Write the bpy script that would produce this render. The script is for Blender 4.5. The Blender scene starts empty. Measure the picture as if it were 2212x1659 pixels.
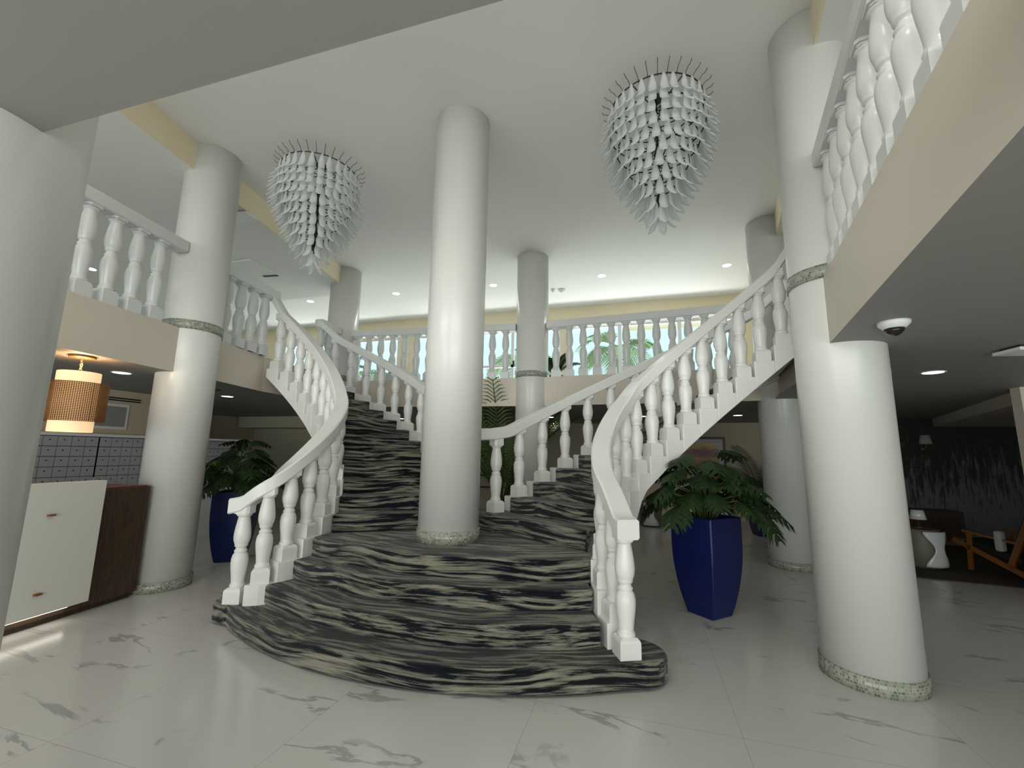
import bpy, bmesh, math, random
from mathutils import Vector, Matrix
PI = math.pi
sc = bpy.context.scene
col = sc.collection
rnd = random.Random(7)

# ------------------------------------------------------------ camera
cam_d = bpy.data.cameras.new('camera'); cam = bpy.data.objects.new('camera', cam_d); col.objects.link(cam)
cam_d.sensor_width = 36; cam_d.lens = 945/2212*36; cam_d.clip_start = .05; cam_d.clip_end = 300
M = Matrix(((0.959719, 0.028256, 0.279536, 1.9533), (0.280455, -0.156009, -0.947104, -4.3677), (0.016849, 0.987351, -0.157649, 1.6), (0, 0, 0, 1)))
cam.matrix_world = M
sc.camera = cam
# ------------------------------------------------------------ world, big lights, exposure
sc.view_settings.view_transform = 'Standard'; sc.view_settings.look = 'None'
sc.view_settings.exposure = 0.12; sc.view_settings.gamma = 1; sc.view_settings.use_curve_mapping = False
w = bpy.data.worlds.new('sky'); sc.world = w; w.use_nodes = True
bg = w.node_tree.nodes['Background']; bg.inputs[0].default_value = (.64, .92, 1.0, 1); bg.inputs[1].default_value = 1.3

def area(name, loc, rot, sx, sy, power, color):
    d = bpy.data.lights.new(name, 'AREA'); d.shape = 'RECTANGLE'; d.size = sx; d.size_y = sy; d.energy = power; d.color = color
    o = bpy.data.objects.new(name, d); col.objects.link(o); o.location = loc; o.rotation_euler = rot
    return o
# daylight entering through the glazed entrance front behind the camera
area('daylight_entrance', (2.0, -8.6, 1.35), (math.radians(90), 0, 0), 11, 2.2, 330, (1.0, .955, .87))
# unseen lamp added at the upper front, tilted up to brighten the ceiling
area('upper_front_fill', (1.0, -8.6, 4.25), (math.radians(112), 0, 0), 14, 1.7, 470, (1.0, .965, .90))
# daylight entering through the tall windows of the upper gallery
area('daylight_gallery', (0.5, 7.4, 6.9), (math.radians(-62), 0, 0), 12, 2.0, 450, (1.0, .96, .93))
# unseen lamp added below the sills, brightens the gallery ceiling like outdoor bounce
area('gallery_ceiling_fill', (0.0, 7.9, 3.10), (math.radians(-142), 0, 0), 22, .9, 850, (1.0, .95, .90))

# ------------------------------------------------------------ materials
def mat(name, base, rough=.5, metal=0, spec=.5, **kw):
    m = bpy.data.materials.new(name); m.use_nodes = True
    b = m.node_tree.nodes['Principled BSDF']
    b.inputs['Base Color'].default_value = (*base, 1); b.inputs['Roughness'].default_value = rough
    b.inputs['Metallic'].default_value = metal; b.inputs['Specular IOR Level'].default_value = spec
    for k, v in kw.items(): b.inputs[k].default_value = v
    return m
class NT:
    def __init__(s, m): s.t = m.node_tree; s.b = s.t.nodes['Principled BSDF']
    def n(s, t, **kw):
        x = s.t.nodes.new(t)
        for k, v in kw.items():
            if isinstance(k, str) and hasattr(x, k): setattr(x, k, v)
        return x
    def l(s, a, b): s.t.links.new(a, b)
    def ramp(s, fac, stops, interp='LINEAR'):
        r = s.n('ShaderNodeValToRGB'); e = r.color_ramp.elements; r.color_ramp.interpolation = interp
        e[0].position, e[0].color = stops[0][0], (*stops[0][1], 1); e[1].position, e[1].color = stops[1][0], (*stops[1][1], 1)
        for p, c in stops[2:]:
            x = e.new(p); x.color = (*c, 1)
        s.l(fac, r.inputs[0]); return r.outputs[0]
    def coord(s, scale=(1, 1, 1), kind='Object', rot=(0, 0, 0), loc=(0, 0, 0)):
        c = s.n('ShaderNodeTexCoord'); mp = s.n('ShaderNodeMapping'); mp.inputs['Scale'].default_value = scale
        mp.inputs['Rotation'].default_value = rot; mp.inputs['Location'].default_value = loc
        s.l(c.outputs[kind], mp.inputs[0]); return mp.outputs[0]
    def noise(s, v, scale, detail=3, rough=.5, dist=0):
        x = s.n('ShaderNodeTexNoise'); s.l(v, x.inputs['Vector']); x.inputs['Scale'].default_value = scale
        x.inputs['Detail'].default_value = detail; x.inputs['Roughness'].default_value = rough; x.inputs['Distortion'].default_value = dist
        return x.outputs['Fac']
    def mix(s, f, a, b, mode='MIX'):
        x = s.n('ShaderNodeMix', data_type='RGBA', blend_type=mode)
        if isinstance(f, float): x.inputs[0].default_value = f
        else: s.l(f, x.inputs[0])
        for v, i in ((a, 6), (b, 7)):
            if isinstance(v, tuple): x.inputs[i].default_value = (*v, 1)
            else: s.l(v, x.inputs[i])
        return x.outputs[2]
    def math(s, op, a, b=0.0):
        x = s.n('ShaderNodeMath', operation=op)
        for v, i in ((a, 0), (b, 1)):
            if isinstance(v, (int, float)): x.inputs[i].default_value = v
            else: s.l(v, x.inputs[i])
        return x.outputs[0]
    def bump(s, h, strength, dist=.01):
        x = s.n('ShaderNodeBump'); x.inputs['Strength'].default_value = strength; x.inputs['Distance'].default_value = dist
        s.l(h, x.inputs['Height']); s.l(x.outputs[0], s.b.inputs['Normal'])

def plaster(name, base, rough, spec=.5, amt=.03):
    m = mat(name, base, rough, spec=spec); t = NT(m); v = t.coord()
    f = t.noise(v, 1.3, 3); lo = tuple(c*(1-amt) for c in base)
    t.l(t.mix(f, lo, base), t.b.inputs['Base Color']); t.bump(t.noise(v, 60, 3), .04, .004)
    return m
M_col = plaster('gloss_white_column_paint', (.68, .68, .65), .28)
M_rail = plaster('white_balustrade_paint', (.80, .80, .775), .3)
M_rail_up = plaster('shaded_white_balustrade_paint', (.70, .71, .70), .28)  # darker copy of the balustrade white, backlit shade put into the colour
M_ceil = plaster('white_ceiling_paint', (.80, .795, .765), .7, .2)
M_under = plaster('shaded_lower_ceiling', (.285, .28, .265), .6, .3)  # shade of the slab underside put into a low albedo
M_beige = plaster('beige_fascia_paint', (.66, .59, .50), .45, .4)
M_cream = plaster('cream_wall_paint', (.80, .70, .50), .6, .3)
M_wall = plaster('tan_wall_paint', (.60, .52, .38), .6, .3)
M_pink = plaster('pale_fascia_paint', (.72, .64, .55), .45, .4)
M_frame = mat('white_window_frame', (.8, .8, .82), .35)
M_black = mat('black_metal', (.015, .015, .015), .35, .3)
M_chrome = mat('dark_chrome', (.10, .09, .08), .25, .8)
M_brass = mat('antique_brass', (.30, .17, .06), .4, .7)
M_vent = mat('grey_grille', (.30, .30, .29), .5)
M_dark = mat('dark_slot', (.012, .012, .014), .6)

def marble():
    m = mat('marble_floor_tile', (.66, .655, .625), .16, spec=.5); t = NT(m); v = t.coord()
    base = t.mix(t.noise(v, .9, 4), (.60, .60, .585), (.67, .66, .62))
    sx = t.n('ShaderNodeSeparateXYZ'); t.l(v, sx.inputs[0])
    def grid(o, off, p=1.2255):
        a = t.math('ADD', o, -off + 1000*p); a = t.math('DIVIDE', a, p); a = t.math('FRACT', a); a = t.math('SUBTRACT', a, .5)
        return t.math('GREATER_THAN', t.math('ABSOLUTE', a), .4984)
    g = t.math('MAXIMUM', grid(sx.outputs[0], .02), grid(sx.outputs[1], -1.28))
    # per tile offset so veins break at the joints
    fl = t.n('ShaderNodeVectorMath', operation='FLOOR'); ad = t.n('ShaderNodeVectorMath', operation='MULTIPLY_ADD')
    t.l(v, ad.inputs[0]); ad.inputs[1].default_value = (1/1.2255, 1/1.2255, 0); ad.inputs[2].default_value = (-.02/1.2255, 1.28/1.2255, 0)
    t.l(ad.outputs[0], fl.inputs[0])
    wn = t.n('ShaderNodeTexWhiteNoise', noise_dimensions='3D'); t.l(fl.outputs[0], wn.inputs['Vector'])
    of = t.n('ShaderNodeVectorMath', operation='MULTIPLY_ADD'); t.l(wn.outputs['Color'], of.inputs[0]); of.inputs[1].default_value = (9, 9, 9)
    t.l(v, of.inputs[2])
    mp = t.n('ShaderNodeMapping'); t.l(of.outputs[0], mp.inputs[0]); mp.inputs['Rotation'].default_value = (0, 0, -.55); mp.inputs['Scale'].default_value = (.62, 1.75, 1)
    nz = t.noise(mp.outputs[0], 1.05, 5, .55, .9)
    d = t.math('ABSOLUTE', t.math('SUBTRACT', nz, .5))
    line = t.ramp(d, [(0.006, (1, 1, 1)), (.020, (0, 0, 0))])
    brk = t.ramp(t.noise(mp.outputs[0], 1.9, 2), [(.54, (0, 0, 0)), (.62, (1, 1, 1))])
    d2 = t.ramp(t.noise(mp.outputs[0], 2.1, 6, .6, 1.4), [(.64, (0, 0, 0)), (.69, (.75, .75, .75))])
    vein = t.math('MULTIPLY', line, brk); vein = t.math('MAXIMUM', vein, t.math('MULTIPLY', d2, t.ramp(t.noise(of.outputs[0], .8, 2), [(.50, (0, 0, 0)), (.6, (1, 1, 1))])))
    c = t.mix(t.math('MINIMUM', t.math('MULTIPLY', vein, .9), .75), base, (.33, .33, .345))
    c = t.mix(t.math('MULTIPLY', g, .55), c, (.30, .30, .28))
    t.l(c, t.b.inputs['Base Color'])
    t.l(t.ramp(t.noise(v, 3, 2), [(0, (.14, .14, .14)), (1, (.24, .24, .24))]), t.b.inputs['Roughness'])
    return m
M_marble = marble()

def carpet(bowed=False):
    m = mat('striped_stair_carpet', (.1, .1, .09), 1.0, spec=.05); t = NT(m)
    v = t.coord((1, 1, 1))
    if bowed:   # the carpet is laid along the bowed nosings of the lower steps
        sp = t.n('ShaderNodeSeparateXYZ'); t.l(v, sp.inputs[0]); cb = t.n('ShaderNodeCombineXYZ')
        yy = t.math('SUBTRACT', sp.outputs[1], t.math('MULTIPLY', t.math('MULTIPLY', sp.outputs[0], sp.outputs[0]), .145))
        t.l(sp.outputs[0], cb.inputs[0]); t.l(yy, cb.inputs[1]); t.l(sp.outputs[2], cb.inputs[2])
        mp = t.n('ShaderNodeMapping'); t.l(cb.outputs[0], mp.inputs[0]); mp.inputs['Scale'].default_value = (.62, 8.5, 15.0); mp.inputs['Rotation'].default_value = (0, .13, .02); w_ = mp.outputs[0]
    else: w_ = t.coord((.62, 8.5, 15.0), rot=(0, .10, .03))
    warp = t.n('ShaderNodeVectorMath', operation='MULTIPLY_ADD')
    nn = t.n('ShaderNodeTexNoise'); t.l(v, nn.inputs['Vector']); nn.inputs['Scale'].default_value = 1.6; nn.inputs['Detail'].default_value = 0
    t.l(nn.outputs['Color'], warp.inputs[0]); warp.inputs[1].default_value = (.25, 1.2, 1.7); t.l(w_, warp.inputs[2])
    a = t.noise(warp.outputs[0], 2.3, 3, .5)
    b = t.noise(warp.outputs[0], 8.0, 3, .6)
    fib = t.noise(t.coord((50, 60, 60)), 4, 2)
    s = t.math('ADD', t.math('MULTIPLY', a, .70), t.math('MULTIPLY', b, .30))
    s = t.math('ADD', s, t.math('MULTIPLY', t.math('SUBTRACT', fib, .5), .10))
    c = t.ramp(s, [(.445, (.005, .0065, .010)), (.478, (.014, .016, .019)), (.498, (.085, .085, .072)), (.545, (.15, .148, .120)), (.60, (.26, .245, .19))])
    t.l(c, t.b.inputs['Base Color']); t.bump(fib, .5, .006)
    t.b.inputs['Sheen Weight'].default_value = .25
    return m
M_carpet = carpet(); M_carpet_low = carpet(True)

def mosaic():
    m = mat('green_glass_mosaic', (.4, .42, .36), .25); t = NT(m); v = t.coord((1, 1, 1), 'UV')
    br = t.n('ShaderNodeTexBrick'); t.l(v, br.inputs['Vector']); br.offset = .37; br.squash = .7; br.squash_frequency = 3
    br.inputs['Scale'].default_value = 1; br.inputs['Brick Width'].default_value = .024; br.inputs['Row Height'].default_value = .02
    br.inputs['Mortar Size'].default_value = .0016; br.inputs['Bias'].default_value = -.2
    br.inputs['Color1'].default_value = (.34, .36, .29, 1); br.inputs['Color2'].default_value = (.07, .09, .06, 1); br.inputs['Mortar'].default_value = (.44, .43, .37, 1)
    t.l(br.outputs['Color'], t.b.inputs['Base Color']); t.bump(br.outputs['Fac'], -.3, .003)
    return m
M_mosaic = mosaic()

def wood(name, dark, light, sc_=(3, 3, .35), rough=.45):
    m = mat(name, dark, rough); t = NT(m); v = t.coord(sc_)
    n = t.noise(v, 14, 5, .6, .6)
    t.l(t.ramp(n, [(.3, dark), (.7, light)]), t.b.inputs['Base Color']); return m
M_walnut = wood('walnut_laminate', (.030, .017, .010), (.085, .048, .028))
M_teak = wood('teak_frame', (.16, .055, .012), (.30, .11, .025), (6, .8, 6))
M_red = mat('reddish_counter_top', (.14, .03, .018), .3)
M_blue = plaster('cobalt_glazed_planter', (.004, .012, .10), .42, .4, .3)
M_soil = plaster('potting_soil', (.02, .014, .009), .95, .1, .5)
def leafm(name, a, b):
    m = mat(name, a, .5, spec=.2); t = NT(m); t.l(t.mix(t.noise(t.coord(), 9, 3), a, b), t.b.inputs['Base Color'])
    t.b.inputs['Subsurface Weight'].default_value = 0; return m
M_leaf = leafm('dark_green_leaf', (.008, .020, .006), (.025, .055, .014))
M_leafy = leafm('lit_yellow_green_leaf', (.10, .17, .015), (.16, .24, .03))  # brighter leaf colour, front leaves painted as if catching light
M_palm = leafm('palm_leaf', (.09, .17, .045), (.17, .27, .08))
M_palmd = leafm('dark_palm_leaf', (.015, .035, .012), (.04, .07, .025))
M_stem = mat('leaf_stem', (.07, .10, .03), .5)
M_outleaf = leafm('sunlit_palm_leaf', (.30, .42, .16), (.55, .62, .30))
M_outtrunk = mat('palm_trunk', (.5, .46, .38), .9)

def emit(name, color, strength):
    m = mat(name, color, .5); b = m.node_tree.nodes['Principled BSDF']
    b.inputs['Emission Color'].default_value = (*color, 1); b.inputs['Emission Strength'].default_value = strength
    return m
M_lamp = emit('lit_led_lens', (1, .97, .92), 6)
M_strip = emit('under_counter_led', (1, .93, .80), 5)
M_shade = emit('lit_linen_shade', (1.0, .70, .40), .62)
def rattan():
    m = mat('woven_rattan_shade', (.27, .105, .022), .7); t = NT(m); v = t.coord((1, 1, 1), 'UV')
    sx = t.n('ShaderNodeSeparateXYZ'); t.l(v, sx.inputs[0])
    def st(o): return t.math('GREATER_THAN', t.math('FRACT', t.math('MULTIPLY', o, 62)), .47)
    hole = t.math('MULTIPLY', st(sx.outputs[0]), st(sx.outputs[1]))
    tr = t.n('ShaderNodeBsdfTransparent'); mx = t.n('ShaderNodeMixShader'); t.l(hole, mx.inputs[0]); t.l(t.b.outputs[0], mx.inputs[1]); t.l(tr.outputs[0], mx.inputs[2])
    t.l(mx.outputs[0], t.t.nodes['Material Output'].inputs[0])
    t.b.inputs['Transmission Weight'].default_value = 0
    return m
M_rattan = rattan()
def petal():
    m = mat('frosted_white_glass', (.86, .88, .88), .15, spec=.6); t = NT(m)
    tl = t.n('ShaderNodeBsdfTranslucent'); tl.inputs[0].default_value = (.93, .95, .95, 1)
    mx = t.n('ShaderNodeMixShader'); mx.inputs[0].default_value = .5; t.l(t.b.outputs[0], mx.inputs[1]); t.l(tl.outputs[0], mx.inputs[2])
    tr = t.n('ShaderNodeBsdfTransparent'); m2 = t.n('ShaderNodeMixShader'); m2.inputs[0].default_value = .30; t.l(mx.outputs[0], m2.inputs[1]); t.l(tr.outputs[0], m2.inputs[2])
    t.l(m2.outputs[0], t.t.nodes['Material Output'].inputs[0]); return m
M_petal = petal()
def glass():
    m = mat('window_glass', (1, 1, 1), .02); t = NT(m)
    tr = t.n('ShaderNodeBsdfTransparent'); tr.inputs[0].default_value = (.95, .99, 1, 1); gl = t.n('ShaderNodeBsdfGlossy'); gl.inputs['Roughness'].default_value = .02
    mx = t.n('ShaderNodeMixShader'); mx.inputs[0].default_value = .05; t.l(tr.outputs[0], mx.inputs[1]); t.l(gl.outputs[0], mx.inputs[2])
    t.l(mx.outputs[0], t.t.nodes['Material Output'].inputs[0]); return m
M_glass = glass()

# ------------------------------------------------------------ mesh helpers
class MB:
    """collects geometry for ONE mesh object"""
    def __init__(s): s.v = []; s.f = []; s.sm = []; s.mi = []; s.uv = {}
    def add(s, vs, fs, smooth=False, mi=0, uvs=None):
        b = len(s.v); s.v += [tuple(x) for x in vs]
        for i, f in enumerate(fs):
            if uvs: s.uv[len(s.f)] = uvs[i]
            s.f.append([b+j for j in f]); s.sm.append(smooth); s.mi.append(mi)
        return s
    def box(s, lo, hi, mi=0, rot=0, c=None, bev=0):
        x0, y0, z0 = lo; x1, y1, z1 = hi
        vs = [(x, y, z) for z in (z0, z1) for y in (y0, y1) for x in (x0, x1)]
        if rot:
            cx, cy = c if c else ((x0+x1)/2, (y0+y1)/2); ca, sa = math.cos(rot), math.sin(rot)
            vs = [(cx+(x-cx)*ca-(y-cy)*sa, cy+(x-cx)*sa+(y-cy)*ca, z) for x, y, z in vs]
        return s.add(vs, [(0, 2, 3, 1), (4, 5, 7, 6), (0, 1, 5, 4), (2, 6, 7, 3), (0, 4, 6, 2), (1, 3, 7, 5)], mi=mi)
    def prism(s, pts, z0, z1, mi=0, mis=None, smooth=False):
        n = len(pts); A = sum(pts[i][0]*pts[(i+1) % n][1]-pts[(i+1) % n][0]*pts[i][1] for i in range(n))
        if A < 0: pts = pts[::-1]
        z0s = z0 if isinstance(z0, (list, tuple)) else [z0]*n; z1s = z1 if isinstance(z1, (list, tuple)) else [z1]*n
        if A < 0: z0s = list(z0s)[::-1]; z1s = list(z1s)[::-1]
        vs = [(p[0], p[1], z0s[i]) for i, p in enumerate(pts)]+[(p[0], p[1], z1s[i]) for i, p in enumerate(pts)]
        s.add(vs, [tuple(range(n))[::-1]], mi=mi); b = len(s.v)-2*n
        s.f.append([b+n+i for i in range(n)]); s.sm.append(False); s.mi.append(mi if mis is None else mis)
        for i in range(n):
            j = (i+1) % n; s.f.append([b+i, b+j, b+n+j, b+n+i]); s.sm.append(smooth); s.mi.append(mi)
        return s
    def lathe(s, prof, n=20, c=(0, 0, 0), mi=0, cap=True, rx=1, smooth=True):
        vs = []; fs = []; uvs = []
        for r, z in prof:
            for k in range(n):
                a = 2*PI*k/n; vs.append((c[0]+r*rx*math.cos(a), c[1]+r*math.sin(a), c[2]+z))
        for i in range(len(prof)-1):
            for k in range(n):
                k2 = (k+1) % n; fs.append((i*n+k, i*n+k2, (i+1)*n+k2, (i+1)*n+k)); R = prof[i][0]
                u0, u1 = R*2*PI*k/n, R*2*PI*(k+1)/n; uvs.append([(u0, prof[i][1]), (u1, prof[i][1]), (u1, prof[i+1][1]), (u0, prof[i+1][1])])
        s.add(vs, fs, smooth, mi, uvs)
        if cap:
            b = len(s.v)-len(vs); s.f.append([b+k for k in range(n)][::-1]); s.sm.append(False); s.mi.append(mi)
            t = b+(len(prof)-1)*n; s.f.append([t+k for k in range(n)]); s.sm.append(False); s.mi.append(mi)
        return s
    def tube(s, pts, r, n=8, mi=0, cap=True):
        P = [Vector(p) for p in pts]; rs = r if isinstance(r, (list, tuple)) else [r]*len(P); vs = []; fs = []
        prev = None
        for i, p in enumerate(P):
            t = (P[min(i+1, len(P)-1)]-P[max(i-1, 0)]).normalized()
            a = prev if prev is not None else (Vector((0, 0, 1)) if abs(t.z) < .9 else Vector((1, 0, 0)))
            x = (a-t*a.dot(t)).normalized(); prev = x; y = t.cross(x)
            for k in range(n): q = p+(x*math.cos(2*PI*k/n)+y*math.sin(2*PI*k/n))*rs[i]; vs.append(q)
        for i in range(len(P)-1):
            for k in range(n): k2 = (k+1) % n; fs.append((i*n+k, i*n+k2, (i+1)*n+k2, (i+1)*n+k))
        s.add(vs, fs, True, mi)
        if cap:
            b = len(s.v)-len(vs); s.f.append([b+k for k in range(n)][::-1]); s.sm.append(False); s.mi.append(mi)
            t = b+(len(P)-1)*n; s.f.append([t+k for k in range(n)]); s.sm.append(False); s.mi.append(mi)
        return s
    def mesh(s, name, mats):
        me = bpy.data.meshes.new(name); me.from_pydata(s.v, [], s.f)
        for m in (mats if isinstance(mats, (list, tuple)) else [mats]): me.materials.append(m)
        for p, a, b in zip(me.polygons, s.sm, s.mi): p.use_smooth = a; p.material_index = b
        if s.uv:
            L = me.uv_layers.new(name='UVMap')
            for i, u in s.uv.items():
                p = me.polygons[i]
                for li, q in zip(p.loop_indices, u): L.data[li].uv = q
        me.update(); return me
    def build(s, name, mats, parent=None, loc=(0, 0, 0), rz=0, bevel=0, seg=2):
        o = bpy.data.objects.new(name, s.mesh(name, mats)); col.objects.link(o); o.location = loc; o.rotation_euler.z = rz
        if parent: o.parent = parent
        if bevel:
            md = o.modifiers.new('bevel', 'BEVEL'); md.width = bevel; md.segments = seg; md.limit_method = 'ANGLE'; md.angle_limit = math.radians(50)
            md.harden_normals = False
        return o
def tag(o, label=None, cat=None, group=None, kind=None):
    for k, v in (('label', label), ('category', cat), ('group', group), ('kind', kind)):
        if v: o[k] = v
    return o
def thing(name, label, cat, loc=(0, 0, 0), rz=0, group=None):
    o = bpy.data.objects.new(name, None); col.objects.link(o); o.location = loc; o.rotation_euler.z = rz; o.empty_display_size = .1
    return tag(o, label, cat, group)
def inst(name, me, parent, loc, rot=(0, 0, 0), scale=None):
    o = bpy.data.objects.new(name, me); col.objects.link(o); o.location = loc; o.rotation_euler = rot
    if scale: o.scale = scale
    if parent: o.parent = parent
    return o
def structure(o): o['kind'] = 'structure'; return o

# ------------------------------------------------------------ levels and plan (metres)
R_ = .1778; Z2 = 3.045; ZL = 2.50; ZC = 5.53; ZS = 5.15
WALL_X0, WALL_X1, Y0, Y1 = -13.0, 13.0, -9.0, 8.3
def hole_with(outer, inner, z0, z1, mats):
    """slab with a hole: top, bottom, inner faces and outer faces. material idx 0 bottom,1 inner edge,2 top"""
    bm = bmesh.new()
    def loop(p, z):
        vs = [bm.verts.new((x, y, z)) for x, y in p]; es = [bm.edges.new((vs[i], vs[(i+1) % len(vs)])) for i in range(len(vs))]; return vs, es
    res = {}
    for z, mi in ((z0, 0), (z1, 2)):
        a, ea = loop(outer, z); b, eb = loop(inner, z); r = bmesh.ops.triangle_fill(bm, use_beauty=True, use_dissolve=False, edges=ea+eb)
        for g in r['geom']:
            if isinstance(g, bmesh.types.BMFace): g.material_index = mi
        res[mi] = (a, b)
    for idx, mi in ((0, 2), (1, 1)):
        lo, hi = res[0][idx], res[2][idx]
        for i in range(len(lo)):
            j = (i+1) % len(lo); f = bm.faces.new((lo[i], lo[j], hi[j], hi[i])); f.material_index = mi
    bmesh.ops.recalc_face_normals(bm, faces=bm.faces)
    me = bpy.data.meshes.new('slab'); bm.to_mesh(me); bm.free()
    for m in mats: me.materials.append(m)
    return me
def ex(y): return 3.19+.17*(y+1.68)            # atrium edge of the gallery floor on either side
half = [(ex(-3.66), -3.66), (ex(-.45), -.45), (3.47, .02), (3.72, 1.02), (3.85, 2.6), (3.98, 3.32)]
hole = half+[(2.6, 3.45), (0, 3.64), (-2.6, 3.45)]+[(-x, y) for x, y in half[::-1]]
outer = [(WALL_X0, Y0), (WALL_X1, Y0), (WALL_X1, Y1), (WALL_X0, Y1)]

MB().box((WALL_X0, Y0, -.1), (WALL_X1, Y1+.2, 0)).build('floor', M_marble)['kind'] = 'structure'
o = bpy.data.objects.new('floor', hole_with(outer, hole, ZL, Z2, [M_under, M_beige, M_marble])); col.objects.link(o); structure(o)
# high ceiling with a lowered soffit round the atrium
MB().box((WALL_X0, Y0, ZC), (WALL_X1, 7.1, ZC+.12)).build('ceiling', M_ceil)['kind'] = 'structure'
sl = [(ex(-3.66)+.02, -3.66), (3.31, -1.54), (3.5, -.5), (3.62, .1), (4.13, 3.0), (4.2, 3.45)]
for s in (-1, 1):
    pts = [(s*x, y) for x, y in sl]+[(s*5.0, 3.72), (s*12.9, 3.72), (s*12.9, -3.66)]
    structure(MB().prism(pts, ZS, ZC+.02).build('ceiling', [M_ceil]))
    face = MB(); n_ = len(sl)
    for i in range(n_-1):       # painted vertical face of the soffit
        a, b = sl[i], sl[i+1]; face.prism([(s*(a[0]-.012), a[1]), (s*(b[0]-.012), b[1]), (s*(b[0]+.01), b[1]), (s*(a[0]+.01), a[1])], ZS-.001, ZC-.001)
    structure(face.build('trim_1', M_cream))
structure(MB().box((WALL_X0+.1, Y0, ZS), (WALL_X1-.1, -3.66, ZC+.02)).build('ceiling', M_ceil))
# outer walls
structure(MB().box((WALL_X0-.15, Y0, 0), (WALL_X0, 7.1, ZC)).build('wall_left', M_wall))
structure(MB().box((WALL_X1, Y0, 0), (WALL_X1+.15, 7.1, ZC)).build('wall_right', M_wall))
structure(MB().box((4.9, Y1, 0), (WALL_X1, Y1+.15, ZL)).box((-7.6, Y1, 0), (4.9, Y1+.15, ZL)).build('wall_back', M_wall))
# front: glazed entrance behind the camera, piers only
f = MB()
for x in (-12.9, -7.5, 7.2, 12.6): f.box((x, Y0-.2, 0), (x+.3, Y0, ZC))
f.box((WALL_X0, Y0-.2, 5.0), (WALL_X1, Y0, ZC)).box((WALL_X0, Y0-.2, ZL), (WALL_X1, Y0, Z2))
structure(f.build('wall_front', M_wall))

# ------------------------------------------------------------ upper gallery back wall with windows
YB = 6.9; TOPW = 4.97
wins = [(-12.8, -10.35), (-9.15, -7.1), (-6.5, -4.93), (-4.4, -2.75), (-2.5, -1.22), (-1.0, -.03), (.18, 4.35)]
wb = MB(); x = WALL_X0
for a, b in wins:
    wb.box((x, YB, Z2), (a, YB+.15, ZC)); wb.box((a, YB, TOPW), (b, YB+.15, ZC)); x = b
wb.box((x, YB, Z2), (WALL_X1, YB+.15, ZC)); structure(wb.build('wall_back_upper', M_cream))
for i, (a, b) in enumerate(wins):
    fr = MB(); t = .05
    fr.box((a, YB+.02, Z2), (a+t, YB+.1, TOPW)).box((b-t, YB+.02, Z2), (b, YB+.1, TOPW)).box((a+t, YB+.02, TOPW-t), (b-t, YB+.1, TOPW)).box((a+t, YB+.02, Z2), (b-t, YB+.1, Z2+t))
    for mx in {2: [-5.95], 6: [1.50, 2.95], 0: [-11.5], 3: [-3.6]}.get(i, []): fr.box((mx-.045, YB+.02, Z2+t), (mx+.045, YB+.1, TOPW-t))
    if i == 4:
        fr.box((a+t, YB+.02, 3.95), (b-t, YB+.1, 4.02)).box((-1.42, YB+.02, Z2+t), (-1.34, YB+.1, TOPW-t))
        w0 = fr.build('door_1', M_frame); MB().box((-1.36, YB-.02, 3.98), (-1.32, YB+.02, 4.12)).build('door_handle', M_black, w0)
    else: w0 = fr.build('window_%d' % (i+1 if i < 4 else i), M_frame)
    structure(w0)
    MB().box((a+t, YB+.055, Z2+t), (b-t, YB+.062, TOPW-t)).build('glass_pane', M_glass, w0)
# eave outside the right hand window
structure(MB().box((1.6, 8.3, 5.5), (9.5, 9.5, 5.62)).build('trim_2', M_cream))
# side wall pieces of the upper floor
structure(MB().box((5.35, 3.9, Z2), (5.5, YB, ZS)).build('wall_right_upper', M_cream))

# ------------------------------------------------------------ columns
def column(label, x, y, z0, z1, bands, R=.315):
    t = thing('column', label, 'column', (x, y, z0))
    MB().lathe([(R, 0), (R, z1-z0)], 72).build('shaft', M_col, t)
    for zb, h in bands:
        MB().lathe([(R, zb-z0), (R+.012, zb-z0), (R+.012, zb-z0+h), (R, zb-z0+h)], 72, cap=False).build('mosaic_band', M_mosaic, t)
    return t
HC = ZC-.002
column('white round column standing in the middle of the carpeted stair landing', 0, 0, 4*R_, HC, [(4*R_+.001, .125)])
column('white round column right of the wooden reception counter, left end of the near gallery rail', -3.526, -.307, 0, HC, [(.001, .11), (Z2, .11)])
column('big white round column at right with a grey camera dome beside its top', 3.555, -.19, 0, HC, [(.001, .11), (Z2, .11)])
column('white round column behind the centre of the stairs, in the far gallery rail', -.047, 3.771, 0, HC, [(.001, .11), (Z2, .11)])
column('white round column at far left rear behind the curving left flight', -4.21, 3.43, 0, HC, [(.001, .11), (Z2, .11)])
column('white round column at far right rear behind the blue planters', 4.09, 3.46, 0, HC, [(.001, .11), (Z2, .11)])
column('nearest white round column, cut by the left edge of the photo', 0.0, -3.743, 0, HC, [(.001, .11), (Z2, .11)], .32)
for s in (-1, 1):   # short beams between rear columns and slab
    structure(MB().box((s*4.2-.13, 3.2, 2.22), (s*4.2+.13, 3.9, ZL)).build('trim_3', M_under))

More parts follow.
